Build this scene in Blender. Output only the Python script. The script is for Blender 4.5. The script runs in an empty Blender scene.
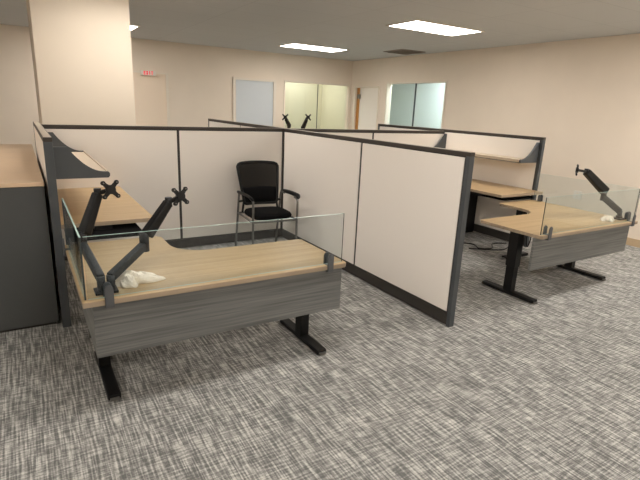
import bpy, bmesh, math, random
from mathutils import Vector, Matrix
random.seed(4)
S = bpy.context.scene
COL = S.collection

# ------------------------------------------------------------------ camera
PIT, ROLL, YAW = math.radians(15.424), math.radians(2.508), math.radians(31.86)
cy, sy = math.cos(YAW), math.sin(YAW)
fw = Vector((sy*math.cos(PIT), cy*math.cos(PIT), -math.sin(PIT)))
r0 = Vector((cy, -sy, 0)); u0 = r0.cross(fw)
rt = r0*math.cos(ROLL)+u0*math.sin(ROLL); up = -r0*math.sin(ROLL)+u0*math.cos(ROLL)
cam = bpy.data.cameras.new('camera'); cam.sensor_width = 36; cam.lens = 481/640*36; cam.clip_start = .05
co = bpy.data.objects.new('camera', cam); COL.objects.link(co)
co.matrix_world = Matrix(((rt.x, up.x, -fw.x, 0), (rt.y, up.y, -fw.y, 0), (rt.z, up.z, -fw.z, 1.62), (0, 0, 0, 1)))
S.camera = co

# ------------------------------------------------------------------ world, exposure, lamp power
w = bpy.data.worlds.new('world'); S.world = w; w.use_nodes = True
w.node_tree.nodes['Background'].inputs[0].default_value = (.9, .95, 1, 1)
w.node_tree.nodes['Background'].inputs[1].default_value = .05
S.view_settings.view_transform = 'Standard'; S.view_settings.look = 'None'
S.view_settings.gamma = 1; S.view_settings.exposure = 0.12
S.view_settings.use_curve_mapping = False
LAMP = 16.0            # troffer brightness
OFFICE_A = 11.0        # lamp in the office behind the far wall
OFFICE_B = 30.0        # lamp in the office behind the right wall
LAMP_COL = (1.0, .94, .88)

# ------------------------------------------------------------------ materials
def lin(c):
    c = c/255.
    return c/12.92 if c <= .04045 else ((c+.055)/1.055)**2.4
def rgb(r, g, b): return (lin(r), lin(g), lin(b), 1)
def mat(name, col, rough=.6, metal=0, noise=0, nscale=30, spec=.5):
    m = bpy.data.materials.new(name); m.use_nodes = True
    nt = m.node_tree; b = nt.nodes['Principled BSDF']
    b.inputs['Base Color'].default_value = col; b.inputs['Roughness'].default_value = rough
    b.inputs['Metallic'].default_value = metal; b.inputs['Specular IOR Level'].default_value = spec
    if noise:
        tc = nt.nodes.new('ShaderNodeTexCoord'); n = nt.nodes.new('ShaderNodeTexNoise')
        n.inputs['Scale'].default_value = nscale; n.inputs['Detail'].default_value = 3
        nt.links.new(tc.outputs['Object'], n.inputs['Vector'])
        mr = nt.nodes.new('ShaderNodeMapRange'); mr.inputs[1].default_value = .3; mr.inputs[2].default_value = .7
        mr.inputs[3].default_value = 1-noise; mr.inputs[4].default_value = 1+noise
        nt.links.new(n.outputs['Fac'], mr.inputs[0])
        mx = nt.nodes.new('ShaderNodeVectorMath'); mx.operation = 'SCALE'
        mx.inputs[0].default_value = col[:3]; nt.links.new(mr.outputs[0], mx.inputs['Scale'])
        nt.links.new(mx.outputs[0], b.inputs['Base Color'])
    return m
def grain(name, stops, mapping, rough, scale=1.0, mapping2=None, spec=.5):
    """streaky laminate: stretched noise through a colour ramp"""
    m = bpy.data.materials.new(name); m.use_nodes = True
    nt = m.node_tree; b = nt.nodes['Principled BSDF']; b.inputs['Roughness'].default_value = rough
    b.inputs['Specular IOR Level'].default_value = spec
    tc = nt.nodes.new('ShaderNodeTexCoord')
    def nz(mp, det):
        mpn = nt.nodes.new('ShaderNodeMapping'); mpn.inputs['Scale'].default_value = mp
        nt.links.new(tc.outputs['Object'], mpn.inputs['Vector'])
        n = nt.nodes.new('ShaderNodeTexNoise'); n.inputs['Scale'].default_value = scale; n.inputs['Detail'].default_value = det
        nt.links.new(mpn.outputs[0], n.inputs['Vector']); return n.outputs['Fac']
    f = nz(mapping, 4)
    if mapping2:
        f2 = nz(mapping2, 2); a = nt.nodes.new('ShaderNodeMath'); a.operation = 'ADD'
        nt.links.new(f, a.inputs[0]); nt.links.new(f2, a.inputs[1])
        h = nt.nodes.new('ShaderNodeMath'); h.operation = 'MULTIPLY'; h.inputs[1].default_value = .5
        nt.links.new(a.outputs[0], h.inputs[0]); f = h.outputs[0]
    cr = nt.nodes.new('ShaderNodeValToRGB'); e = cr.color_ramp.elements
    e[0].position, e[0].color = stops[0]; e[1].position, e[1].color = stops[-1]
    for p, c in stops[1:-1]:
        x = e.new(p); x.color = c
    nt.links.new(f, cr.inputs[0]); nt.links.new(cr.outputs[0], b.inputs['Base Color'])
    return m
def emis(name, col, st):
    m = bpy.data.materials.new(name); m.use_nodes = True; nt = m.node_tree
    nt.nodes.remove(nt.nodes['Principled BSDF'])
    e = nt.nodes.new('ShaderNodeEmission'); e.inputs[0].default_value = (*col, 1); e.inputs[1].default_value = st
    nt.links.new(e.outputs[0], nt.nodes['Material Output'].inputs[0]); return m
def glassmat(name, tint, fac=1.0, rough=0.0):
    m = bpy.data.materials.new(name); m.use_nodes = True; nt = m.node_tree
    nt.nodes.remove(nt.nodes['Principled BSDF'])
    t = nt.nodes.new('ShaderNodeBsdfTransparent'); t.inputs[0].default_value = (*tint, 1)
    g = nt.nodes.new('ShaderNodeBsdfGlossy'); g.inputs['Roughness'].default_value = rough
    f = nt.nodes.new('ShaderNodeLayerWeight'); f.inputs[0].default_value = .5      # facing = 1-|cos|
    pw = nt.nodes.new('ShaderNodeMath'); pw.operation = 'POWER'; pw.inputs[1].default_value = 5
    mm = nt.nodes.new('ShaderNodeMath'); mm.operation = 'MULTIPLY_ADD'; mm.inputs[1].default_value = .9*fac; mm.inputs[2].default_value = .04*fac
    mx = nt.nodes.new('ShaderNodeMixShader'); nt.links.new(f.outputs['Facing'], pw.inputs[0]); nt.links.new(pw.outputs[0], mm.inputs[0]); nt.links.new(mm.outputs[0], mx.inputs[0])
    nt.links.new(t.outputs[0], mx.inputs[1]); nt.links.new(g.outputs[0], mx.inputs[2])
    nt.links.new(mx.outputs[0], nt.nodes['Material Output'].inputs[0]); return m
def carpet():
    m = bpy.data.materials.new('carpet'); m.use_nodes = True; nt = m.node_tree; L = nt.links.new
    b = nt.nodes['Principled BSDF']; b.inputs['Roughness'].default_value = .95; b.inputs['Specular IOR Level'].default_value = .1
    tc = nt.nodes.new('ShaderNodeTexCoord')
    def nz(mp, det=2, lo=.35, hi=.65, dist=0):
        q = nt.nodes.new('ShaderNodeMapping'); q.inputs['Scale'].default_value = mp
        L(tc.outputs['Object'], q.inputs['Vector'])
        n = nt.nodes.new('ShaderNodeTexNoise'); n.inputs['Scale'].default_value = 1; n.inputs['Detail'].default_value = det
        n.inputs['Distortion'].default_value = dist
        L(q.outputs[0], n.inputs['Vector'])
        r = nt.nodes.new('ShaderNodeMapRange'); r.inputs[1].default_value = lo; r.inputs[2].default_value = hi
        L(n.outputs['Fac'], r.inputs[0]); return r.outputs[0]
    def op(o, a, c):
        k = nt.nodes.new('ShaderNodeMath'); k.operation = o
        for i, v in enumerate((a, c)):
            if isinstance(v, (int, float)): k.inputs[i].default_value = v
            else: L(v, k.inputs[i])
        return k.outputs[0]
    along = nz((98, 4.8, 1), 1, .40, .62); along2 = nz((58, 7, 1), 1, .42, .6); cross = nz((10, 84, 1), 1, .4, .62); blot = nz((3.2, 3.2, 1), 2, .3, .7); fine = nz((110, 110, 1), 1)
    v = op('ADD', op('MULTIPLY', along, .34), op('MULTIPLY', cross, .26))
    v = op('ADD', v, op('MULTIPLY', along2, .16)); v = op('ADD', v, op('MULTIPLY', blot, .06)); v = op('ADD', v, op('MULTIPLY', fine, .14))
    cr = nt.nodes.new('ShaderNodeValToRGB'); e = cr.color_ramp.elements
    e[0].position = .2; e[0].color = rgb(106, 106, 104); e[1].position = .85; e[1].color = rgb(206, 204, 198)
    k = e.new(.5); k.color = rgb(151, 150, 146)
    L(v, cr.inputs[0]); L(cr.outputs[0], b.inputs['Base Color'])
    bp = nt.nodes.new('ShaderNodeBump'); bp.inputs['Strength'].default_value = .25; bp.inputs['Distance'].default_value = .004
    L(v, bp.inputs['Height']); L(bp.outputs[0], b.inputs['Normal'])
    return m
def ceilmat():
    m = bpy.data.materials.new('ceiling_tile'); m.use_nodes = True; nt = m.node_tree; L = nt.links.new
    b = nt.nodes['Principled BSDF']; b.inputs['Roughness'].default_value = .95; b.inputs['Specular IOR Level'].default_value = .1
    tc = nt.nodes.new('ShaderNodeTexCoord'); q = nt.nodes.new('ShaderNodeMapping'); q.inputs['Location'].default_value = (.11, .12, 0)
    L(tc.outputs['Object'], q.inputs[0])
    br = nt.nodes.new('ShaderNodeTexBrick'); br.offset = 0; br.inputs['Scale'].default_value = 1
    br.inputs['Brick Width'].default_value = 1.22; br.inputs['Row Height'].default_value = .61; br.inputs['Mortar Size'].default_value = .006
    br.inputs['Color1'].default_value = rgb(208, 209, 208); br.inputs['Color2'].default_value = rgb(206, 207, 206); br.inputs['Mortar'].default_value = rgb(196, 197, 196)
    L(q.outputs[0], br.inputs['Vector']); L(br.outputs['Color'], b.inputs['Base Color']); return m

M = dict(
    carpet=carpet(), ceil=ceilmat(),
    wall=mat('wall_paint', rgb(236, 223, 206), .85, 0, .015, 3),
    column=mat('column_paint', rgb(206, 195, 178), .8, 0, .01, 3),
    trim=mat('trim_paint', rgb(234, 224, 208), .6), base=mat('baseboard_vinyl', rgb(196, 172, 140), .7),
    fabric=mat('panel_fabric', rgb(238, 231, 222), .95, 0, .02, 220, .15),
    cap=mat('bronze_trim', rgb(54, 47, 41), .5, 0), rail=mat('dark_rail', rgb(50, 46, 42), .6),
    post=mat('charcoal_metal', rgb(68, 72, 75), .5, 0, .02, 40),
    cab=mat('charcoal_cabinet', rgb(76, 78, 78), .5, 0, .02, 12),
    lam=grain('maple_laminate', [(.3, rgb(168, 142, 105)), (.5, rgb(183, 156, 116)), (.7, rgb(193, 167, 127))], (1.6, 26, 26), .38, 1, (.7, 60, 60)),
    edge=grain('maple_edge', [(.3, rgb(146, 130, 110)), (.7, rgb(172, 154, 131))], (1.6, 30, 30), .5),
    grey=grain('driftwood_laminate', [(.34, rgb(90, 91, 89)), (.5, rgb(109, 110, 108)), (.68, rgb(127, 128, 125))], (1.1, 1.1, 48), .55, 1, (2.4, 2.4, 120), .3),
    tan=mat('tan_laminate', rgb(222, 194, 162), .4, 0, .03, 6),
    shelfm=mat('shelf_putty', rgb(196, 180, 158), .55),
    black=mat('black_powder_coat', rgb(12, 12, 13), .5, spec=.3), blackg=mat('black_satin', rgb(11, 11, 12), .4, spec=.3),
    armgrey=mat('graphite_arm', rgb(36, 40, 43), .45, spec=.35), clamp=mat('graphite_clamp', rgb(84, 86, 88), .45),
    chrome=mat('grey_metal', rgb(120, 118, 114), .35, .6), glide=mat('white_glide', rgb(225, 222, 215), .5),
    mesh=mat('black_upholstery', rgb(13, 13, 14), .95, 0, .15, 300, .15), net=None,
    matte=mat('black_matte', rgb(12, 12, 13), .95, spec=.1), plastic=mat('white_plastic', rgb(235, 230, 220), .5), bag=mat('crumpled_bag', rgb(236, 226, 208), .35, 0, .05, 40),
    glass=glassmat('screen_glass', (.935, .962, .966), .9), cap_lit=mat('cap_lit_top', rgb(178, 167, 150), .45), gdark=mat('glass_dark_edge', rgb(58, 66, 66), .15), gedge=mat('glass_edge', rgb(176, 208, 200), .2, 0),
    wglass=glassmat('window_glass', (.93, .97, .95), .8),
    dblue=mat('blue_grey_door', rgb(206, 212, 216), .5), dwhite=mat('white_door', rgb(246, 240, 232), .5),
    wood=mat('oak_edge', rgb(190, 132, 66), .5), red=emis('exit_red', (.85, .05, .06), 1.0), dcream=mat('cream_door', rgb(238, 220, 198), .7),
    offA=mat('pale_green_paint', rgb(228, 222, 200), .8), offB=mat('pale_blue_paint', rgb(222, 228, 226), .8),
    vent=mat('vent_grey', rgb(150, 142, 132), .7), bevel=mat('lamp_frame', rgb(232, 224, 208), .6),
    lamp=emis('lamp_diffuser', LAMP_COL, LAMP), lampA=emis('office_lamp', (1, .96, .9), OFFICE_A), lampB=emis('office_lamp_cool', (.9, .97, 1), OFFICE_B),
)
def netmat():
    m = bpy.data.materials.new('chair_net'); m.use_nodes = True; nt = m.node_tree; L = nt.links.new
    b = nt.nodes['Principled BSDF']; b.inputs['Base Color'].default_value = rgb(20, 19, 18); b.inputs['Roughness'].default_value = .95; b.inputs['Specular IOR Level'].default_value = .1
    t = nt.nodes.new('ShaderNodeBsdfTransparent'); mx = nt.nodes.new('ShaderNodeMixShader'); mx.inputs[0].default_value = .72
    L(t.outputs[0], mx.inputs[1]); L(b.outputs[0], mx.inputs[2]); L(mx.outputs[0], nt.nodes['Material Output'].inputs[0]); return m
M['net'] = netmat()

# ------------------------------------------------------------------ mesh helpers (all in world metres)
def box(bm, x0, x1, y0, y1, z0, z1, bev=0, mi=0):
    r = bmesh.ops.create_cube(bm, size=1)['verts']
    for v in r: v.co = Vector(((x0+x1)/2+v.co.x*(x1-x0), (y0+y1)/2+v.co.y*(y1-y0), (z0+z1)/2+v.co.z*(z1-z0)))
    es = list({e for v in r for e in v.link_edges}); fs = list({f for v in r for f in v.link_faces})
    for f in fs: f.material_index = mi
    if bev: bmesh.ops.bevel(bm, geom=es, offset=bev, segments=2, affect='EDGES', profile=.6)
def obar(bm, p0, p1, wd, ht, upv=(0, 0, 1), bev=0, e0=1, e1=1):
    """bar between two points; wd across, ht along upv; e0/e1 taper"""
    p0, p1 = Vector(p0), Vector(p1); d = (p1-p0).normalized(); s = d.cross(Vector(upv))
    if s.length < 1e-4: s = d.cross(Vector((1, 0, 0)))
    s.normalize(); u = s.cross(d)
    vs = []
    for p, e in ((p0, e0), (p1, e1)):
        for a, c in ((-1, -1), (1, -1), (1, 1), (-1, 1)): vs.append(bm.verts.new(p+s*(a*wd*e/2)+u*(c*ht*e/2)))
    fs = [(3, 2, 1, 0), (4, 5, 6, 7)]+[(i, (i+1) % 4, 4+(i+1) % 4, 4+i) for i in range(4)]
    fl = [bm.faces.new([vs[i] for i in f]) for f in fs]
    if bev: bmesh.ops.bevel(bm, geom=list({e for f in fl for e in f.edges}), offset=bev, segments=2, affect='EDGES', profile=.6)
def prism(bm, pts, axis, a0, a1, bev=0):
    def P(p, a):
        return {'z': (p[0], p[1], a), 'y': (p[0], a, p[1]), 'x': (a, p[0], p[1])}[axis]
    A = [bm.verts.new(P(p, a0)) for p in pts]; B = [bm.verts.new(P(p, a1)) for p in pts]
    n = len(pts); fl = [bm.faces.new(A[::-1]), bm.faces.new(B)]
    for i in range(n): fl.append(bm.faces.new((A[i], A[(i+1) % n], B[(i+1) % n], B[i])))
    bmesh.ops.recalc_face_normals(bm, faces=fl)
    if bev: bmesh.ops.bevel(bm, geom=list({e for f in fl[:2] for e in f.edges}), offset=bev, segments=2, affect='EDGES')
def tube(bm, pts, r, seg=10, cap=True, flat=1.0):
    pts = [Vector(p) for p in pts]; rs = r if isinstance(r, (list, tuple)) else [r]*len(pts)
    rings = []; nrm = None
    for i, p in enumerate(pts):
        t = (pts[min(i+1, len(pts)-1)]-pts[max(i-1, 0)]).normalized()
        if nrm is None:
            nrm = t.cross(Vector((0, 0, 1)));
            if nrm.length < .05: nrm = t.cross(Vector((1, 0, 0)))
        nrm = (nrm-t*nrm.dot(t)).normalized(); b = t.cross(nrm)
        rings.append([bm.verts.new(p+nrm*math.cos(a)*rs[i]+b*math.sin(a)*rs[i]*flat) for a in [2*math.pi*k/seg for k in range(seg)]])
    for a, c in zip(rings, rings[1:]):
        for k in range(seg): bm.faces.new((a[k], a[(k+1) % seg], c[(k+1) % seg], c[k])).smooth = True
    if cap: bm.faces.new(rings[0][::-1]); bm.faces.new(rings[-1])
def cyl(bm, p0, p1, r, seg=20): tube(bm, [p0, p1], r, seg)
def smooth_path(pts, n=6):
    P = [Vector(p) for p in pts]; P = [P[0]*2-P[1]]+P+[P[-1]*2-P[-2]]; o = []
    for i in range(1, len(P)-2):
        for k in range(n):
            t = k/n; a, b, c, d = P[i-1:i+3]
            o.append(.5*((2*b)+(c-a)*t+(2*a-5*b+4*c-d)*t*t+(3*b-a-3*c+d)*t**3))
    o.append(P[-2]); return o
def B(): return bmesh.new()
def root_loc(o): return o.location.copy() if o else Vector((0, 0, 0))
def obj(name, bm, m, parent=None, origin=None):
    """link a world-space bmesh as one object; parent may be an empty or a part"""
    off = Vector((0, 0, 0)); q = parent
    while q: off += q.location; q = q.parent
    if parent is None and origin is not None: off = Vector(origin)
    bmesh.ops.translate(bm, vec=-off, verts=bm.verts)
    bmesh.ops.recalc_face_normals(bm, faces=bm.faces)
    me = bpy.data.meshes.new(name); bm.to_mesh(me); bm.free()
    for x in (m if isinstance(m, (list, tuple)) else [m]): me.materials.append(x)
    o = bpy.data.objects.new(name, me); COL.objects.link(o)
    if parent: o.parent = parent
    elif origin is not None: o.location = origin
    return o
def thing(name, label, cat, loc, group=None):
    o = bpy.data.objects.new(name, None); o.empty_display_size = .1; COL.objects.link(o); o.location = loc
    return tag(o, label, cat, group)
def tag(o, label, cat, group=None):
    o['label'] = label; o['category'] = cat
    if group: o['group'] = group
    return o
def struct(name, bm, m, parent=None):
    o = obj(name, bm, m, parent)
    if parent is None: o['kind'] = 'structure'
    return o
def sbox(name, m, *a, parent=None, bev=0):
    b = B(); box(b, *a, bev); return struct(name, b, m, parent)
def pbox(name, m, parent, *a, bev=0):
    b = B(); box(b, *a, bev); return obj(name, b, m, parent)

# ------------------------------------------------------------------ the room
X0, XW, Y0, YW, ZC = -3.6, 6.878, -3.6, 9.944, 2.70
OX, OY = 9.2, 12.2
b = B(); box(b, X0-.1, OX, Y0-.1, OY, -.1, 0); struct('floor', b, M['carpet'])
b = B(); box(b, X0-.1, OX, Y0-.1, OY, ZC, ZC+.1); struct('ceiling', b, M['ceil'])
sbox('wall_left', M['wall'], X0-.1, X0, Y0-.1, YW+.12, 0, ZC)
sbox('wall_front', M['wall'], X0, XW, Y0-.1, Y0, 0, ZC)
WX0, WX1, WZ0, WZ1 = 5.10, 6.80, .92, 2.13          # window in the far wall
b = B()
box(b, X0, WX0, YW, YW+.12, 0, ZC); box(b, WX1, XW+.12, YW, YW+.12, 0, ZC)
box(b, WX0, WX1, YW, YW+.12, 0, WZ0); box(b, WX0, WX1, YW, YW+.12, WZ1, ZC)
struct('wall_back', b, M['wall'])
VY0, VY1, VZ0, VZ1 = 6.86, 8.57, .92, 2.165         # window in the right wall
DY0, DY1, DZ = 8.84, 9.79, 2.125                    # doorway in the right wall
b = B()
box(b, XW, XW+.12, Y0-.1, VY0, 0, ZC); box(b, XW, XW+.12, VY0, VY1, 0, VZ0); box(b, XW, XW+.12, VY0, VY1, VZ1, ZC)
box(b, XW, XW+.12, VY1, DY0, 0, ZC); box(b, XW, XW+.12, DY0, DY1, DZ, ZC); box(b, XW, XW+.12, DY1, YW, 0, ZC)
struct('wall_right', b, M['wall'])
sbox('baseboard_right', M['base'], XW-.012, XW, Y0, DY0-.06, 0, .10)
sbox('baseboard_back', M['base'], X0, 1.55, YW-.012, YW, 0, .10)
sbox('column', M['column'], .205, 1.135, 5.92, 6.85, 0, ZC)
# offices behind the glazing
sbox('wall_office_far', M['offA'], 4.6, XW+.12, 11.5, 11.6, 0, ZC)
sbox('wall_office_side', M['offA'], 4.5, 4.6, YW+.12, 11.6, 0, ZC)
sbox('wall_office_divider', M['offA'], XW+.12, XW+.22, YW+.12, 11.6, 0, ZC)
sbox('wall_office_east', M['offB'], 8.6, 8.7, 6.3, 11.5, 0, ZC)
sbox('wall_office_south', M['offB'], XW+.12, 8.7, 6.2, 6.3, 0, ZC)
sbox('wall_office_north', M['offB'], XW+.22, 8.7, 11.5, 11.6, 0, ZC)
# window_1 : two butt-jointed panes in the far wall
wn = obj('window_1', (lambda b: (box(b, WX0-.03, WX1+.03, YW-.012, YW+.0, WZ1, WZ1+.035), box(b, WX0-.03, WX0, YW-.012, YW, WZ0, WZ1),
     box(b, WX1, WX1+.03, YW-.012, YW, WZ0, WZ1), b)[-1])(B()), M['trim']); wn['kind'] = 'structure'
xm = 5.98
for a, c in ((WX0, xm-.006), (xm+.006, WX1)): pbox('pane', M['wglass'], wn, a, c, YW+.055, YW+.063, WZ0, WZ1)
pbox('window_seam', M['post'], wn, xm-.006, xm+.006, YW+.052, YW+.066, WZ0, WZ1)
pbox('window_sill', M['trim'], wn, WX0, WX1, YW-.03, YW+.1, WZ0-.03, WZ0)
# window_2
wn = obj('window_2', (lambda b: (box(b, XW-.012, XW, VY0-.03, VY1+.03, VZ1, VZ1+.03), box(b, XW-.012, XW, VY0-.03, VY0, VZ0, VZ1),
     box(b, XW-.012, XW, VY1, VY1+.03, VZ0, VZ1), b)[-1])(B()), M['trim']); wn['kind'] = 'structure'
ym = 7.74
for a, c in ((VY0, ym-.008), (ym+.008, VY1)): pbox('pane', M['wglass'], wn, XW+.055, XW+.063, a, c, VZ0, VZ1)
pbox('mullion', M['post'], wn, XW+.045, XW+.075, ym-.008, ym+.008, VZ0, VZ1)
pbox('window_sill', M['trim'], wn, XW-.03, XW+.1, VY0, VY1, VZ0-.03, VZ0)
# door_1 : cream door beside the column, flush in the far wall
d = pbox('door_1', M['dcream'], None, 1.56, 2.50, YW-.02, YW, 0, 2.10); d['kind'] = 'structure'
b = B(); box(b, 1.51, 1.56, YW-.035, YW, 0, 2.13); box(b, 2.50, 2.55, YW-.035, YW, 0, 2.13); box(b, 1.56, 2.50, YW-.035, YW, 2.10, 2.13)
obj('door_frame', b, M['trim'], d)
b = B(); cyl(b, (2.42, YW-.02, 1.0), (2.42, YW-.07, 1.0), .012); cyl(b, (2.42, YW-.065, 1.0), (2.31, YW-.065, 1.0), .01); obj('door_handle', b, M['chrome'], d)
# door_2 : blue-grey door in a pale frame
d = pbox('door_2', M['dblue'], None, 3.93, 4.80, YW-.015, YW, 0, 2.10); d['kind'] = 'structure'
b = B(); box(b, 3.87, 3.93, YW-.04, YW, 0, 2.15); box(b, 4.80, 4.86, YW-.04, YW, 0, 2.15); box(b, 3.93, 4.80, YW-.04, YW, 2.10, 2.15)
obj('door_frame', b, M['trim'], d)
b = B(); cyl(b, (4.70, YW-.015, 1.0), (4.70, YW-.07, 1.0), .012); cyl(b, (4.70, YW-.065, 1.0), (4.58, YW-.065, 1.0), .01); obj('door_handle', b, M['chrome'], d)
# door_3 : white door with an oak edge, standing ajar in the right wall
d = pbox('door_3', M['dwhite'], None, XW+.05, XW+.09, DY0+.03, DY1-.14, .01, DZ-.03); d['kind'] = 'structure'
pbox('door_edge', M['wood'], d, XW+.03, XW+.09, DY1-.14, DY1-.05, .01, DZ-.03)
b = B(); box(b, XW-.02, XW+.1, DY0, DY0+.03, 0, DZ); box(b, XW-.02, XW+.1, DY1-.05, DY1, 0, DZ); box(b, XW-.02, XW+.1, DY0+.03, DY1-.05, DZ-.03, DZ)
obj('door_frame', b, M['trim'], d)
pbox('door_closer', M['chrome'], d, XW+.0, XW+.03, DY1-.20, DY1-.10, 1.85, 1.95, bev=.006)

# ------------------------------------------------------------------ things on walls and ceiling
def troffer(cx, cy, label, z=ZC, lamp='lamp', hx=.61, hy=.305):
    t = thing('ceiling_light', label, 'ceiling light', (cx, cy, z), 'recessed ceiling lights')
    b = B()
    box(b, cx-hx, cx+hx, cy-hy, cy-hy+.03, z-.012, z); box(b, cx-hx, cx+hx, cy+hy-.03, cy+hy, z-.012, z)
    box(b, cx-hx, cx-hx+.03, cy-hy+.03, cy+hy-.03, z-.012, z); box(b, cx+hx-.03, cx+hx, cy-hy+.03, cy+hy-.03, z-.012, z)
    obj('frame', b, M['bevel'], t)
    pbox('diffuser', M[lamp], t, cx-hx+.03, cx+hx-.03, cy-hy+.03, cy+hy-.03, z-.009, z)
troffer(4.87, 5.15, 'large lit rectangular ceiling light nearest above the big partition')
troffer(4.90, 8.40, 'smaller looking lit ceiling light farther back, before the far wall')
troffer(1.12, 8.55, 'ceiling light mostly hidden behind the cream column, only its end lit')
troffer(1.12, 5.1, 'ceiling light over the left workstation in front of the column')
for cx, cy, l in ((-2.63, 5.1, 'ceiling light over the charcoal cabinet side of the room'), (-2.63, 1.95, 'ceiling light over the open carpet at the left end of the front row'),
                  (1.12, 1.95, 'ceiling light over the open carpet before the left desk'), (4.87, 1.95, 'ceiling light over the open carpet before the right desk'),
                  (6.25, 1.95, 'added fill light, out of view, close to the right wall in the front row'), (6.25, -1.25, 'added fill light, out of view, close to the right wall behind the camera'),  # both right-wall lights are added fill to brighten the wall and carpet
                  (3.0, -1.25, 'added off-grid fill light behind the camera between its neighbours'), (-2.63, -1.25, 'ceiling light behind the camera towards the left wall'), (1.12, -1.25, 'ceiling light just behind the camera'),  # the one between its neighbours is extra fill, added off the lamp grid
                  (4.87, -1.25, 'ceiling light behind the camera towards the right wall')):
    troffer(cx, cy, l)
troffer(5.9, 10.9, 'ceiling light inside the office behind the far window', lamp='lampA')
troffer(7.8, 8.0, 'ceiling light inside the office behind the right wall window', lamp='lampB')
t = thing('air_vent', 'dark grey air vent flush in the ceiling near the room corner', 'vent', (6.35, 7.5, ZC))
b = B(); box(b, 6.07, 6.63, 7.22, 7.78, ZC-.012, ZC); obj('frame', b, M['vent'], t)
for k in range(7): 
    b = B(); obar(b, (6.11, 7.29+k*.07, ZC-.018), (6.59, 7.29+k*.07, ZC-.018), .045, .006, (0, -.4, 1)); obj('slat', b, M['vent'], t)
# exit sign
def strokes(bm, ch, x, z, h, y):
    wd = h*.55; s = h*.2
    R = lambda a, c, e, f: box(bm, x+a, x+c, y-.004, y, z+e, z+f)
    if ch == 'E': R(0, s, 0, h); R(s, wd, 0, s); R(s, wd*.9, h/2-s/2, h/2+s/2); R(s, wd, h-s, h)
    if ch == 'X':
        obar(bm, (x+s/2, y-.002, z), (x+wd-s/2, y-.002, z+h), .004, s, (1, 0, 0)); obar(bm, (x+wd-s/2, y-.002, z), (x+s/2, y-.002, z+h), .004, s, (1, 0, 0))
    if ch == 'I': R(wd/2-s/2, wd/2+s/2, 0, h)
    if ch == 'T': R(0, wd, h-s, h); R(wd/2-s/2, wd/2+s/2, 0, h-s)
t = thing('exit_sign', 'small white sign with red EXIT letters above the cream door', 'sign', (2.17, YW-.035, 2.07))
pbox('sign_body', M['plastic'], t, 2.03, 2.31, YW-.075, YW-.035, 2.06, 2.145, bev=.004)
b = B()
for i, ch in enumerate('EXIT'): strokes(b, ch, 2.084+i*.0455, 2.071, .066, YW-.075)
obj('lettering', b, M['red'], t)
t = thing('outlet_plate', 'white outlet plate on the wall behind the right desk glass', 'outlet', (XW, 3.98, .54))
pbox('plate', M['plastic'], t, XW-.008, XW, 3.92, 4.04, .48, .60, bev=.003)
for dz in (.515, .565): pbox('socket', M['trim'], t, XW-.011, XW-.008, 3.96, 4.0, dz-.014, dz+.014)

# ------------------------------------------------------------------ cubicle partitions
H = 1.355
def partition(label, axis, c0, c1, a0, a1, seams, ends=(1, 1), h=H):
    """axis: direction it runs; c0..c1 thickness; a0..a1 extent; seams split the fabric tiles; ends = exposed end posts"""
    def bx(bm, s0, s1, t0, t1, z0, z1, bev=0):
        if axis == 'y': box(bm, t0, t1, s0, s1, z0, z1, bev)
        else: box(bm, s0, s1, t0, t1, z0, z1, bev)
    cm = (c0+c1)/2; am = (a0+a1)/2
    t = thing('cubicle_partition', label, 'partition', (cm, am, 0) if axis == 'y' else (am, cm, 0), 'cubicle partitions')
    p0 = a0+(.035 if ends[0] else 0); p1 = a1-(.035 if ends[1] else 0)
    b = B(); bx(b, p0, p1, c0+.006, c1-.006, .10, h-.028); 
    obj('core', b, M['rail'], t)
    b = B(); bx(b, p0, p1, c0-.003, c1+.003, .012, .105); obj('base_rail', b, M['rail'], t)
    b = B(); bx(b, a0, a1, c0-.003, c1+.003, h-.030, h, .003); o = obj('top_cap', b, M['cap'], t)
    b = B(); bx(b, a0+.004, a1-.004, c0+.003, c1-.003, h, h+.0015); obj('cap_lit_top', b, M['cap_lit'], o)  # paler strip paints the light falling on the upward face of the cap
    for f, (e0, e1) in zip(ends, ((a0, p0), (p1, a1))):
        if f: b = B(); bx(b, e0, e1, c0-.002, c1+.002, 0, h-.030, .003); obj('end_post', b, M['post'], t)
    ss = [p0]+list(seams)+[p1]
    for u, v in zip(ss, ss[1:]):
        b = B(); bx(b, u+.014, v-.014, c0, c0+.007, .118, h-.040, .002); bx(b, u+.014, v-.014, c1-.007, c1, .118, h-.040, .002)
        obj('fabric_panel', b, M['fabric'], t)
    return t
PL0, PL1 = .120, .170
PB0, PB1 = 5.29, 5.335
PM0, PM1 = 2.711, 2.757
PR0, PR1 = 5.385, 5.43
partition('beige fabric partition between the left workstation and the charcoal cabinet', 'y', PL0, PL1, 3.66, 5.86, (5.30,))
bk = partition('long beige partition behind the black chair, closing the back of both workstations', 'x', PB0, PB1, PL1, PR0, (1.44, 2.735, 4.06), (0, 0))
pbox('corner_post', M['rail'], bk, PM0-.024, PM0-.001, PB0-.016, PB0-.001, .11, H-.03)
partition('big freestanding beige partition in the middle, between the two workstations', 'y', PM0, PM1, 2.392, PB0, (3.70,), (1, 0))
partition('beige partition along the right workstation, before the right wall', 'y', PR0, PR1, 3.66, 6.90, (5.31,), (1, 1), 1.382)
partition('beige partition continuing toward the far wall behind the back row', 'y', PM0+.03, PM1+.03, PB1, 8.17, (6.75,), (0, 1))

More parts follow.
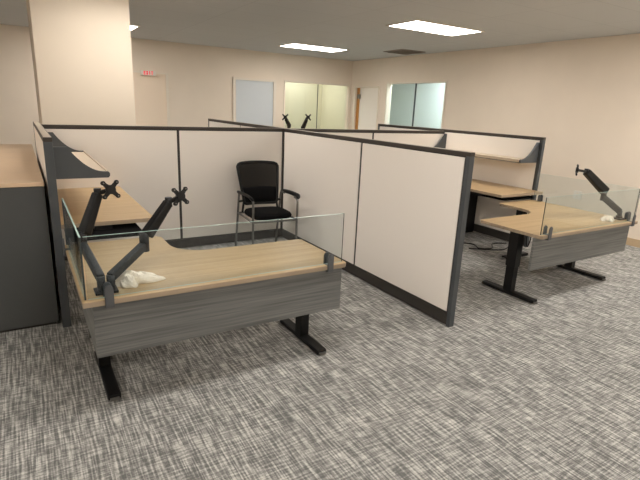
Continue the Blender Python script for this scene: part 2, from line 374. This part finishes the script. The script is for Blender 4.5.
# overhead shelves with curved end brackets
def shelf(label, wallx, sgn, y0, y1, depth, flat, top):
    X = lambda u: wallx+sgn*u
    t = thing('overhead_shelf', label, 'shelf', (X(0), (y0+y1)/2, 1.07), 'partition mounted shelves')
    prof = [(X(0), 1.075), (X(0), top), (X(.03), top)]
    for k in range(13):
        a = k/12; u = flat+a*(depth-flat-.03); z = top-(top-1.118)*(1-(1-a)**2.0)
        prof.append((X(u), z))
    prof += [(X(depth-.012), 1.118), (X(depth), 1.108), (X(depth), 1.088), (X(depth-.012), 1.075)]
    for yy in (y0, y1-.022):
        b = B(); prism(b, prof, 'y', yy, yy+.022); obj('end_bracket', b, M['post'], t)
    x0, x1 = sorted((X(0.004), X(depth-.015)))
    pbox('shelf_board', M['shelfm'], t, x0, x1, y0+.022, y1-.022, 1.082, 1.108)
    lx = sorted((X(depth-.015), X(depth-.003)))
    pbox('front_lip', M['shelfm'], t, lx[0], lx[1], y0+.022, y1-.022, 1.082, 1.116)
    pbox('lip_trim', M['rail'], t, lx[0], lx[1], y0+.022, y1-.022, 1.073, 1.081)
shelf('putty shelf with charcoal curved brackets on the left partition, above the left desk', PL1, 1, 3.69, 5.22, .343, .085, 1.29)
shelf('putty shelf with charcoal curved brackets on the right partition, above the right desk', PR0, -1, 3.70, 5.26, .315, .035, 1.318)

# side worksurfaces carried by the partitions
def two(bm):
    # edge banding on the upright faces
    bm.normal_update()
    for f in bm.faces: f.material_index = 0 if abs(f.normal.z) > .5 else 1
def return_surface(label, x0, x1, y0, y1, zt, support, tray):
    t = thing('side_worksurface', label, 'desk', ((x0+x1)/2, (y0+y1)/2, zt-.03), 'side worksurfaces')
    b = B(); box(b, x0, x1, y0, y1, zt-.03, zt, .002); two(b); obj('worktop', b, [M['lam'], M['edge']], t)
    if support: pbox('support_panel', M['black'], t, *support, .0, zt-.03)
    tx0, tx1, ty0, ty1 = tray
    tr = B()
    pts = []
    for cx, cyy, a0 in ((tx1-.05, ty1-.05, 0), (tx0+.05, ty1-.05, 90), (tx0+.05, ty0+.05, 180), (tx1-.05, ty0+.05, 270)):
        for k in range(5):
            a = math.radians(a0+k*22.5); pts.append((cx+.05*math.cos(a), cyy+.05*math.sin(a)))
    prism(tr, pts, 'z', zt-.085, zt-.06, .004)
    o = obj('keyboard_tray', tr, M['matte'], t)
    b = B(); box(b, (tx0+tx1)/2-.06, (tx0+tx1)/2+.06, ty0+.18, ty1-.05, zt-.06, zt-.03); obj('tray_bracket', b, M['black'], o)
    for yy in (y0+.35, y1-.35):
        b = B(); box(b, x0+.02, x1-.05, yy, yy+.02, zt-.07, zt-.03); obj('support_bracket', b, M['black'], t)
return_surface('light wood side worksurface under the left shelf, behind the left desk', PL1+.004, .815, 3.745, PB0-.004, .745, None, (.20, .70, 3.56, 3.95))
return_surface('light wood side worksurface under the right shelf, behind the right desk', 4.62, PR0-.004, 3.55, PB0-.004, .738, (4.72, PR0-.01, 4.52, 4.56), (4.75, 5.30, 3.60, 4.0))

# ------------------------------------------------------------------ cabinet
t = thing('storage_cabinet', 'low charcoal storage cabinet with tan laminate top at the left edge', 'cabinet', (-.4, 5.2, 0))
pbox('body', M['cab'], t, -.95, .098, 3.745, 6.72, .02, 1.022, bev=.003)
pbox('plinth', M['rail'], t, -.93, .08, 3.765, 6.70, 0, .02)
pbox('top', M['tan'], t, -.96, .100, 3.735, 6.74, 1.024, 1.052, bev=.003)

# ------------------------------------------------------------------ sit-stand desks
def desk(label, xo, sgn, yf, wing, depth, h=.66, length=1.547, wingw=.63, inset=.125, pend=-.03, pv=.02):
    U = lambda u: xo+sgn*u
    V = lambda v: yf+v
    t = thing('sit_stand_desk', label, 'desk', (U(length/2), V(depth/2), 0), 'corner sit-stand desks')
    rc = .22
    pts = [(0, 0), (length-.02, 0), (length, .02), (length, depth-.02), (length-.02, depth)]
    cx, cyv = wingw+rc, depth+rc
    for k in range(13):
        a = math.radians(270-k*7.5); pts.append((cx+rc*math.cos(a), cyv+rc*math.sin(a)))
    pts += [(wingw, wing-.03), (wingw-.03, wing), (0, wing)]
    b = B(); prism(b, [(U(u), V(v)) for u, v in pts], 'z', h-.028, h, .002); two(b)
    obj('tabletop', b, [M['lam'], M['edge']], t)
    def bx(name, m, u0, u1, v0, v1, z0, z1, bev=0, parent=t):
        x0, x1 = sorted((U(u0), U(u1))); return pbox(name, m, parent, x0, x1, V(v0), V(v1), z0, z1, bev=bev)
    bx('modesty_panel', M['grey'], .045, length+pend, pv, pv+.025, h-.315, h-.028)
    bx('side_panel', M['grey'], .045, .07, pv+.025, wing-.05, h-.315, h-.028)
    def leg(u, v, along='v', dv=0, hl=.285):
        vf = v; v = v+dv
        cw, cd = (.066, .085) if along == 'v' else (.085, .066)
        lg = bx('leg', M['black'], u-cw/2, u+cw/2, v-cd/2, v+cd/2, .035, h-.20, .004)
        bx('leg_sleeve', M['blackg'], u-cw/2-.007, u+cw/2+.007, v-cd/2-.007, v+cd/2+.007, h*.42, h-.05, .004, lg)
        b = B()
        a, c = ((U(u), V(vf)-hl), (U(u), V(vf)+hl)) if along == 'v' else ((U(u)-hl, V(v)), (U(u)+hl, V(v)))
        obar(b, (*a, .024), (*c, .024), .07, .032, (0, 0, 1), .008); obj('foot', b, M['black'], lg)
        for e, s in ((a, -1), (c, 1)):
            b = B(); d = (0, s*.004) if along == 'v' else (s*.004, 0)
            o = (.024, .006) if along == 'v' else (.006, .024)
            box(b, e[0]+d[0]-o[0], e[0]+d[0]+o[0], e[1]+d[1]-o[1], e[1]+d[1]+o[1], .006, .022); obj('glide', b, M['chrome'], lg)
        if along == 'v': bx('top_bracket', M['black'], u-.035, u+.035, vf-.27, vf+.27, h-.05, h-.028, 0, lg)
        else: bx('top_bracket', M['black'], u-.18, u+.18, v-.035, v+.035, h-.05, h-.028, 0, lg)
    leg(.125, .43, dv=.10); leg(length-inset, .345); leg(.30, wing-.09, 'u', 0, .20)
    bx('cross_beam', M['black'], .16, length-.16, .32, .37, h-.09, h-.05)
    bx('wing_beam', M['black'], .20, .26, .37, wing-.12, h-.09, h-.05)
    b = B()
    pth = smooth_path([(U(length-.155), V(.20), h-.028), (U(length-.15), V(.20), h-.10), (U(length-.125), V(.20), h-.155), (U(length-.10), V(.20), h-.11), (U(length-.095), V(.20), h-.028)])
    tube(b, pth, .005, 8); obj('hanging_cable', b, M['blackg'], t)
    return t
LX, LY = .170, 2.412
RX, RY = 5.164, 2.330
desk('light wood corner desk with grey front panel in the left foreground', LX, 1, LY, 1.10, .63)
desk('light wood corner desk with grey front panel at the right, past the big partition', RX, -1, RY, 1.19, .66, inset=.16, pend=.012, pv=.045)
desk('raised corner desk hidden in the back row behind the beige partitions', 3.2, 1, 7.05, 1.0, .63, h=1.02)

def screen(label, xo, sgn, yf, wing, clamps_u, clamps_v, length=1.547, h=.66):
    U = lambda u: xo+sgn*u
    t = thing('glass_screen', label, 'glass screen', (U(length/2), yf+.03, h), 'glass desk screens')
    z0, z1 = h+.004, h+.322
    def pane(x0, x1, y0, y1):
        b = B(); box(b, x0, x1, y0, y1, z0, z1)
        thin_x = (x1-x0) < (y1-y0)
        for f in b.faces:
            n = f.normal; f.material_index = 0 if (abs(n.x) > .9 if thin_x else abs(n.y) > .9) else 1
        b.normal_update()
        for f in b.faces:
            n = f.normal; f.material_index = 0 if (abs(n.x) > .9 if thin_x else abs(n.y) > .9) else 1
        for f in b.faces:
            if f.material_index == 1 and abs(f.normal.z) < .5: f.material_index = 2  # upright edges coloured dark, painting the dark surroundings seen in the glass
        return obj('glass_pane', b, [M['glass'], M['gedge'], M['gdark']], t)
    x0, x1 = sorted((U(.028), U(length-.028)))
    pane(x0, x1, yf+.028, yf+.036)
    x0, x1 = sorted((U(.012), U(.020)))
    pane(x0, x1, yf+.028, yf+wing-.02)
    def clamp(cx, cyy, ax):
        # rounded plate outside, plate inside, jaw under the table edge
        pr = []
        for k in range(11):
            a = math.radians(180-k*18); pr.append((.021*math.cos(a), h+.052+.026*math.sin(a)))
        pr += [(.021, h-.040), (-.021, h-.040)]
        b = B()
        if ax == 'y':
            prism(b, [(cx+p, z) for p, z in pr], 'y', yf-.012, yf-.002, .003)
            prism(b, [(cx+p, max(z, h+.001)) for p, z in pr], 'y', yf+.037, yf+.050, .003)
            box(b, cx-.02, cx+.02, yf-.004, yf+.045, h+.001, h+.0035); box(b, cx-.02, cx+.02, yf-.004, yf+.018, h-.040, h-.0285)
        else:
            e = U(0)
            xs = sorted((e-sgn*.012, e-sgn*.002)); prism(b, [(cyy+p, z) for p, z in pr], 'x', xs[0], xs[1], .003)
            xs = sorted((U(.021), U(.034))); prism(b, [(cyy+p, max(z, h+.001)) for p, z in pr], 'x', xs[0], xs[1], .003)
            xs = sorted((U(-.004), U(.03))); box(b, xs[0], xs[1], cyy-.02, cyy+.02, h+.001, h+.0035)
            xs = sorted((U(-.004), U(.042))); box(b, xs[0], xs[1], cyy-.02, cyy+.02, h-.040, h-.0285)
        obj('clamp', b, M['clamp'], t)
    for u in clamps_u: clamp(U(u), yf, 'y')
    for v in clamps_v: clamp(U(0), yf+v, 'x')
screen('clear glass screen clamped round the front of the left foreground desk', LX, 1, LY, 1.10, (.12, 1.412), (.98,))
screen('clear glass screen clamped round the front of the right desk', RX, -1, RY, 1.19, (.10, 1.445), (.10, 1.09))

# ------------------------------------------------------------------ monitor arms
def arm(label, base, links, h, k=1.0):
    """base: desk point; links: list of (shoulder, elbow, wrist, head, head_normal)"""
    t = thing('monitor_arm', label, 'monitor arm', (base[0], base[1], h), 'monitor arms')
    bx_, by = base
    b = B(); box(b, bx_-.055, bx_+.055, by-.045, by+.045, h, h+.014, .004); obj('base_plate', b, M['black'], t)
    b = B(); cyl(b, (bx_, by, h+.014), (bx_, by, h+.035), .03); obj('post', b, M['black'], t)
    for sh, el, wr, hd, n in links:
        sh, el, wr, hd, n = map(Vector, (sh, el, wr, hd, n)); n.normalize()
        b = B(); foot = Vector((sh.x, sh.y, h+.014))
        cyl(b, foot, sh+Vector((0, 0, .012)), .021); lo_dir = (el-sh).normalized()
        obar(b, sh, el, .040*k, .046*k, (0, 0, 1), .008); lo = obj('lower_link', b, M['armgrey'], t)
        b = B(); cyl(b, el-Vector((0, 0, .035)), el+Vector((0, 0, .075)), .026); obj('elbow_joint', b, M['black'], lo)
        b = B(); e2 = el+Vector((.015, 0, .055)); obar(b, e2, wr, .052*k, .064*k, (0, 0, 1), .012, 1.0, .8)
        ul = obj('upper_link', b, M['black'], t)
        b = B(); m0 = e2.lerp(wr, .12); m1 = e2.lerp(wr, .8); off = Vector((0, 0, -.025)); obar(b, m0+off, m1+off, .03, .03, (0, 0, 1), .008)
        obj('spring_cover', b, M['armgrey'], ul)
        b = B(); cyl(b, wr-Vector((0, 0, .028)), wr+Vector((0, 0, .028)), .02); obar(b, wr, hd, .024, .024, (0, 0, 1), .005)
        hm = obj('tilt_head', b, M['black'], t)
        # VESA plate: a cross of four tapering fingers round a hub
        a = n.cross(Vector((0, 0, 1))).normalized(); c = a.cross(n)
        b = B(); cyl(b, hd-n*.012, hd+n*.012, .026, 16)
        for s1, s2 in ((1, 1), (1, -1), (-1, 1), (-1, -1)):
            d = (a*s1+c*s2).normalized(); obar(b, hd+d*.01, hd+d*.056, .024, .008, n, .002, 1.2, .85)
            cyl(b, hd+d*.055-n*.006, hd+d*.055+n*.006, .0125, 10)
        vp = obj('mounting_plate', b, M['blackg'], t)
        for s1, s2 in ((1, 1), (1, -1), (-1, 1), (-1, -1)):
            b = B(); d = (a*s1+c*s2).normalized(); cyl(b, hd+d*.055-n*.008, hd+d*.055+n*.008, .0045, 8)
            obj('screw', b, M['chrome'], vp)
    return t
arm('black double monitor arm standing on the left foreground desk', (.292, 2.53), [
    ((.272, 2.53, .735), (.228, 2.86, .835), (.335, 2.93, 1.10), (.400, 2.90, 1.123), (.35, -1, .12)),
    ((.318, 2.53, .735), (.528, 2.71, .835), (.688, 2.78, 1.055), (.755, 2.77, 1.088), (.35, -1, .15))], .66)
arm('black single monitor arm standing on the right desk', (5.07, 2.47), [
    ((5.07, 2.47, .735), (4.99, 2.62, .862), (4.67, 2.66, 1.125), (4.51, 2.66, 1.145), (-.55, .83, .0))], .66, 1.3)
arm('black double monitor arm just showing over the back partition, by the far window', (4.02, 7.5), [
    ((4.0, 7.5, 1.08), (3.86, 7.36, 1.23), (3.73, 7.22, 1.41), (3.69, 7.17, 1.44), (-.6, -1, .1)),
    ((4.05, 7.5, 1.08), (4.10, 7.32, 1.22), (4.10, 7.18, 1.42), (4.09, 7.12, 1.45), (-.1, -1, .1))], 1.02)

# crumpled plastic bags
def bag(label, cx, cyy, z, sx, syy, hh, seed, spike):
    rnd = random.Random(seed); b = B()
    bmesh.ops.create_icosphere(b, subdivisions=4, radius=1)
    ph = [rnd.uniform(0, 6.28) for _ in range(12)]
    for v in b.verts:
        p = v.co.copy(); a = math.atan2(p.y, p.x)
        k = 1+.22*math.sin(3*a+ph[0])+.15*math.sin(5*a+ph[1]+2*p.z)+.10*math.sin(9*a+ph[2]+3*p.z)
        f = abs(math.sin(4*p.x+ph[3]+3*p.y))*.5+abs(math.sin(7*p.y+ph[4]-4*p.x))*.35+abs(math.sin(13*p.x+ph[5]+9*p.y))*.2
        x = p.x*k*sx; y = p.y*k*syy
        if p.x > .3: x += spike*(p.x-.3)**2; y -= .1*spike*(p.x-.3)
        zz = max(0, p.z)*hh*(.45+.9*f)+(.002 if p.z > -.05 else 0)
        v.co = Vector((cx+x, cyy+y, z+zz))
    o = obj('plastic_bag', b, M['bag'], None, (cx, cyy, z)); tag(o, label, 'bag', 'crumpled plastic bags')
bag('crumpled white plastic bag beside the monitor arm on the left desk', .43, 2.61, .6605, .085, .075, .05, 3, .14)
bag('crumpled white plastic bag by the monitor arm on the right desk', 4.87, 2.468, .6605, .08, .055, .04, 8, -.02)

# ------------------------------------------------------------------ guest chair
def guest_chair(cx, cyy, yaw):
    t = thing('guest_chair', 'black mesh-back guest chair with arms and grey metal legs in the corner', 'chair', (cx, cyy, 0))
    R = Matrix.Rotation(yaw, 3, 'Z')
    def T(p): q = R @ Vector(p); return Vector((cx+q.x, cyy+q.y, q.z))
    def fin(name, bm, m, parent=t): 
        for v in bm.verts: v.co = T(v.co)
        return obj(name, bm, m, parent)
    # seat cushion
    b = B(); n = 24; rings = []
    for z, k in ((.435, .90), (.445, .98), (.47, 1.0), (.49, .95), (.50, .80), (.497, .4)):
        ring = []
        for i in range(n):
            a = 2*math.pi*i/n; ca, sa = math.cos(a), math.sin(a)
            ex = .5
            x = math.copysign(abs(ca)**ex, ca)*.235*k; y = math.copysign(abs(sa)**ex, sa)*.225*k-.03
            ring.append(b.verts.new((x, y, z)))
        rings.append(ring)
    for p, q in zip(rings, rings[1:]):
        for i in range(n): b.faces.new((p[i], p[(i+1) % n], q[(i+1) % n], q[i])).smooth = True
    b.faces.new(rings[0][::-1]); b.faces.new(rings[-1])
    fin('seat', b, M['mesh'])
    # backrest: frame ring + net + padded lower half
    def bp(s, h):   # s -1..1, h 0..1 : point on the backrest surface
        wd = .195+.05*h; z = .535+.435*h
        return Vector((s*wd, .215+.12*h-.03*s*s, z+.016*(1-s*s)*h))
    loop = []
    m_ = 14
    for i in range(m_+1): loop.append((-.82+1.64*i/m_, 1.0))
    loop += [(.93, .985), (1.0, .93)]
    for i in range(1, m_): loop.append((1, .93-.86*i/m_))
    loop += [(1, .06), (.93, .01)]
    for i in range(m_+1): loop.append((.82-1.64*i/m_, 0))
    loop += [(-.93, .01), (-1, .06)]
    for i in range(1, m_): loop.append((-1, .07+.86*i/m_))
    loop += [(-1, .93), (-.93, .985)]
    b = B(); P = [bp(s, h) for s, h in loop]; P.append(P[0]); tube(b, P, .017, 10, False); bmesh.ops.remove_doubles(b, verts=b.verts, dist=.0005)
    br = fin('backrest', b, M['black'])
    def sheet(h0, h1, th, nm, m, bulge):
        b = B(); NX, NY = 12, 10; g = []
        for side in (0, 1):
            L = []
            for j in range(NY+1):
                for i in range(NX+1):
                    s = -1+2*i/NX; h = h0+(h1-h0)*j/NY; p = bp(s*.98, h)
                    e = (1-s**4)*(1-(2*j/NY-1)**4)
                    p.y += (th/2+bulge*e)*(1 if side else -1); L.append(b.verts.new(p))
            g.append(L)
        W = NX+1
        for j in range(NY):
            for i in range(NX):
                for side in (0, 1):
                    q = g[side]; f = (q[j*W+i], q[j*W+i+1], q[(j+1)*W+i+1], q[(j+1)*W+i]); b.faces.new(f if not side else f[::-1]).smooth = True
        rim = [i for i in range(W)]+[j*W+NX for j in range(1, NY+1)]+[NY*W+i for i in range(NX-1, -1, -1)]+[j*W for j in range(NY-1, 0, -1)]
        for k in range(len(rim)):
            a, c = rim[k], rim[(k+1) % len(rim)]; b.faces.new((g[0][a], g[0][c], g[1][c], g[1][a]))
        fin(nm, b, m, br)
    sheet(.40, .97, .004, 'mesh_panel', M['net'], 0)
    sheet(.03, .40, .02, 'lumbar_pad', M['mesh'], .012)
    # frame: each side is a front leg rising to the arm and a rear leg
    for s in (-1, 1):
        b = B(); tube(b, smooth_path([(s*.252, -.27, .0), (s*.252, -.252, .30), (s*.252, -.26, .60), (s*.252, -.235, .652), (s*.252, -.18, .662)], 5), .0125, 10)
        fin('leg', b, M['chrome'])
        b = B(); tube(b, smooth_path([(s*.252, .34, .0), (s*.252, .29, .25), (s*.252, .235, .52), (s*.252, .21, .64), (s*.252, .17, .662), (s*.252, .10, .662)], 5), .0125, 10)
        fin('leg', b, M['chrome'])
        b = B(); tube(b, smooth_path([(s*.252, -.252, .655), (s*.268, -.24, .680), (s*.268, -.10, .686), (s*.266, .08, .680), (s*.262, .215, .668)], 5), [.016]+[.024]*19+[.018], 10, True, .6)
        fin('armrest', b, M['black'])
        b = B(); tube(b, [(s*.252, -.252, .425), (s*.252, .255, .425)], .011, 8); fin('side_rail', b, M['chrome'])
        b = B(); tube(b, [(s*.252, .225, .56), (s*.20, .205, .57)], .012, 8); tube(b, [(s*.215, .20, .44), (s*.19, .215, .60)], .012, 8); fin('back_bracket', b, M['black'])
    for y in (-.262, .25):
        b = B(); tube(b, [(-.252, y, .425), (.252, y, .425)], .011, 8); fin('cross_rail', b, M['chrome'])
guest_chair(2.252, 4.77, math.radians(-4))

# ------------------------------------------------------------------ cables under the right workstation
def cable(label, pts, r=.006):
    b = B(); tube(b, smooth_path(pts, 6), r, 8); o = obj('power_cable', b, M['blackg'], None, (pts[0][0], pts[0][1], 0)); tag(o, label, 'cable', 'loose cables on the carpet')
cable('black cable looping on the carpet under the right side worksurface', [(4.55, 4.05, .008), (4.70, 4.15, .008), (4.82, 4.02, .008), (4.74, 3.86, .008), (4.90, 3.80, .008), (5.10, 3.95, .008), (5.28, 3.88, .008)], .008)
cable('black cable lying along the foot of the right wing leg', [(4.62, 3.92, .007), (4.82, 3.76, .007), (5.0, 3.70, .007), (5.20, 3.76, .007), (5.33, 3.72, .007)], .007)
